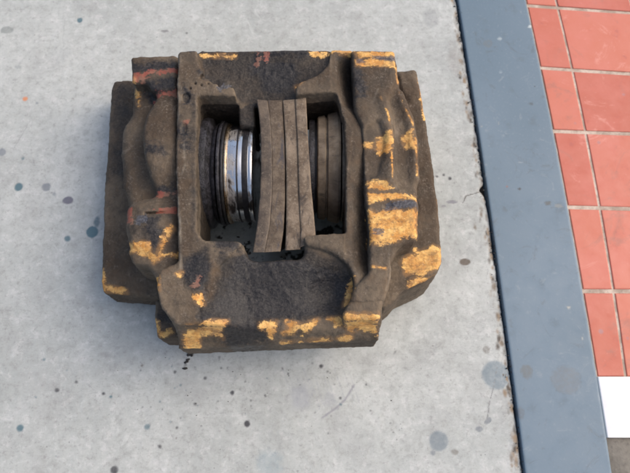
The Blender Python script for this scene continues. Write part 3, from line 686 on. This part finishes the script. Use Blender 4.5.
def xw(px, py=150, z_=None): return float(P(px, py, cz+RP*.9 if z_ is None else z_)[0])
cyL = float(P(230, 174, cz)[1]); cyR = float(P(325, 168, cz)[1])
pis = lathe_x('piston', ring_prof(xw(224), xw(251), RP-.002, .0012, .04), cyL, cz, M['chrome'], cal, 128); pis['label'] = 'bright chrome piston streaked with grease'
lathe_x('groove_ring', ring_prof(xw(236.5), xw(238.3), RP-.0012, .0005), cyL, cz, M['rubber_dark'], pis)
lathe_x('piston_lip', ring_prof(xw(248.5), xw(252.5), RP-.0005, .0008), cyL, cz, M['chrome'], pis)
lathe_x('piston_band', ring_prof(xw(242), xw(248), RP-.0014, .0006), cyL, cz, M['rubber_dark'], pis)
lathe_x('seal_ring', ring_prof(xw(224.6), xw(227), RP+.0006, .0006), cyL, cz, M['brass'], cal)
sr = lathe_x('dust_boot', [(xw(197), .04), (xw(197), RP+.003), (xw(199), RP+.006), (xw(203), RP+.007), (xw(207), RP+.006), (xw(209), RP+.001), (xw(211), RP-.003), (xw(213), RP), (xw(215), RP+.001), (xw(216), RP-.003), (xw(217), .04)], cyL, cz, M['rubber'], cal, 128, .0012, 1)
sr['label'] = 'dark blue-grey pleated rubber boot around the chrome piston'
lathe_x('retaining_ring', ring_prof(xw(217), xw(220.5), RP+.003, .001), cyL, cz, M['rubber'], cal, 96, .0006, 2)
lathe_x('retaining_ring', ring_prof(xw(221), xw(224), RP+.0015, .001), cyL, cz, M['rubber_dark'], cal, 96, .0004, 3)
# right piston, dull with brake dust
pr = lathe_x('piston', ring_prof(xw(309), xw(315), RP-.002, .001, .04), cyR, cz, M['rubber'], cal, 96, .0003, 6); pr['label'] = 'thin grey rim of the right piston against its pad'
lathe_x('piston_band', ring_prof(xw(314), xw(318), RP-.005, .001, .04), cyR, cz, M['rubber_dark'], cal)
b1 = lathe_x('dust_boot', [(xw(317), .04), (xw(317.5), RP), (xw(318.5), RP+.002), (xw(325), RP+.0035), (xw(326.5), RP+.001), (xw(327.5), RP+.0008), (xw(328.5), RP+.0045), (xw(338), RP+.0075), (xw(340.5), RP+.006), (xw(341.5), .04)], cyR, cz, M['dusty'], cal, 128, .0009, 8)
b1['label'] = 'dusty brown pleated boot around the right piston'
lathe_x('retaining_ring', ring_prof(xw(342), xw(346), RP+.005, .001), cyR, cz, M['dusty'], cal, 96, .0006, 9)

def slab(name, lpts, rpts, mat, parent, zt, zb, crown=.006, label=None, seed=0):
    """upright plate: left and right edge traced at its crowned top, swept down"""
    n = 40; t = np.linspace(0, 1, n)
    def rs(pts):
        a = PP(pts, zt); d = np.r_[0, np.cumsum(np.hypot(*np.diff(a, axis=0).T))]; d /= d[-1]
        return np.stack([np.interp(t, d, a[:, 0]), np.interp(t, d, a[:, 1])], 1)
    L, Rr = rs(lpts), rs(rpts)
    for A in (L, Rr): A[1:-1] = (A[:-2]+A[1:-1]*2+A[2:])/4
    rows_ = []
    b = .0008
    zz = zt-crown*(2*t-1)**2
    for lo, fr in ((zb, 0), (None, 0), (None, 1), (None, 2), (None, 3), (None, 4), (None, 5), (None, 6), (None, 7), (zb, 7)):
        w = Rr-L; k = {0: 0, 1: .04, 2: .12, 3: .35, 4: .65, 5: .88, 6: .96, 7: 1}[fr]
        xy = L+w*k; z_ = zz-(b if fr in (0, 7) else b*.3 if fr in (1, 6) else 0) if lo is None else zz*0+lo
        if lo is not None: xy = xy+np.column_stack([0*t, .034*t**2])
        q = np.column_stack([xy, z_]); q[:, 2] += (.0005*vnoise(q+seed, .008, 3) if lo is None else 0); q[:, 0] += .0002*vnoise(q+seed+2, .02, 3)
        rows_.append(q)
    V = np.array(rows_); m = len(rows_); F = [tuple(f) for f in grid_faces(m, n)]
    F += [tuple(i*n for i in range(m))[::-1][::-1], tuple(i*n+n-1 for i in range(m))[::-1]]
    o = mesh_obj(name, V.reshape(-1, 3)-origin, F, mat, parent)
    import bmesh
    bm = bmesh.new(); bm.from_mesh(o.data); bmesh.ops.recalc_face_normals(bm, faces=bm.faces); bm.to_mesh(o.data); bm.free()
    o.data.set_sharp_from_angle(angle=R_(40))
    if label: o['label'] = label
    return o
ZP = .143
bp = slab('brake_pad', [(256, 97), (258.5, 110), (260.5, 135), (261, 165), (260, 195), (257, 225), (252, 251)], [(267, 98), (270, 118), (272, 150), (272, 190), (269.5, 225), (264, 251)], M['plate_dark'], cal, ZP, .028, .005, 'left brake pad, thin dusty plate bowed towards the piston', 1)
slab('friction_lining', [(266.8, 98), (269.8, 118), (271.8, 150), (271.8, 190), (269.3, 225), (263.8, 251)], [(282, 98), (284, 130), (285, 160), (285, 200), (283.5, 228), (280, 250)], M['lining'], bp, ZP-.0008, .03, .005, None, 3)
bp2 = slab('brake_pad', [(295, 97), (297, 130), (298, 160), (299, 200), (301, 230), (300, 246)], [(306, 95), (307.5, 130), (309.5, 160), (311.5, 190), (314, 215), (316, 240)], M['plate'], cal, ZP+.003, .028, .005, 'right brake pad, pale scuffed plate flaring at its lower end', 5)
slab('friction_lining', [(282.6, 98), (284.8, 130), (286, 160), (286.3, 200), (286, 230), (285, 249)], [(295.3, 97), (297.3, 130), (298.3, 160), (299.3, 200), (301.3, 230), (300.4, 248)], M['plate'], bp2, ZP+.001, .03, .005, None, 7)

# ------------------------------------------------------------------ loose dirt crumbs
def crumbs(name, spots, label, mat):
    V, F = [], []
    for (x, y, r) in spots:
        b = len(V); k = 7
        for (h, s) in ((0, 1.), (.45, .9), (.8, .5)):
            for i in range(k):
                a = 2*math.pi*i/k; rr = r*s*random.uniform(.45, 1.35); V.append((x+rr*math.cos(a)*1.3, y+rr*math.sin(a)*.8, .0002+h*r*.8))
        F += [(b+l*k+i, b+l*k+(i+1) % k, b+(l+1)*k+(i+1) % k, b+(l+1)*k+i) for l in range(2) for i in range(k)]; F.append(tuple(b+2*k+i for i in range(k)))
    o = mesh_obj(name, V, F, mat); o['kind'] = 'stuff'; o['label'] = label; return o
sp = []
for px, py, r, n_ in ((190, 354, 3.2, 8), (187, 361, 2.8, 7), (185, 369, 1.5, 4)):
    for _ in range(n_): q = P(px+random.gauss(0, r*.4), py+random.gauss(0, r*.4)); sp.append((q[0], q[1], random.uniform(.0008, .002)))
for _ in range(25):
    q = P(random.gauss(215, 75), random.gauss(380, 22)); sp.append((q[0], q[1], random.uniform(.0003, .0007)))
for _ in range(150):
    yy = random.uniform(-.3, .36); sp.append((fL(yy)-abs(random.gauss(.002, .003)), yy, random.uniform(.0003, .0011)))
crumbs('dirt_crumbs', [s for s in sp if s[0] < fL(s[1])-.0035 or True], 'black crumbs of dirt scattered on the concrete below the caliper and along the joint', M['crumb'])
sp = []
for _ in range(60):
    x_ = random.uniform(float(P(205, 200)[0]), float(P(345, 200)[0])); y_ = random.uniform(float(P(0, 262)[1]), float(P(0, 120)[1])); sp.append((x_, y_, random.choice((.0006, .001, .0016, .0025))))
crumbs('grease_crumbs', sp, 'lumps of greasy dirt on the floor seen through the caliper window', M['crumb'])
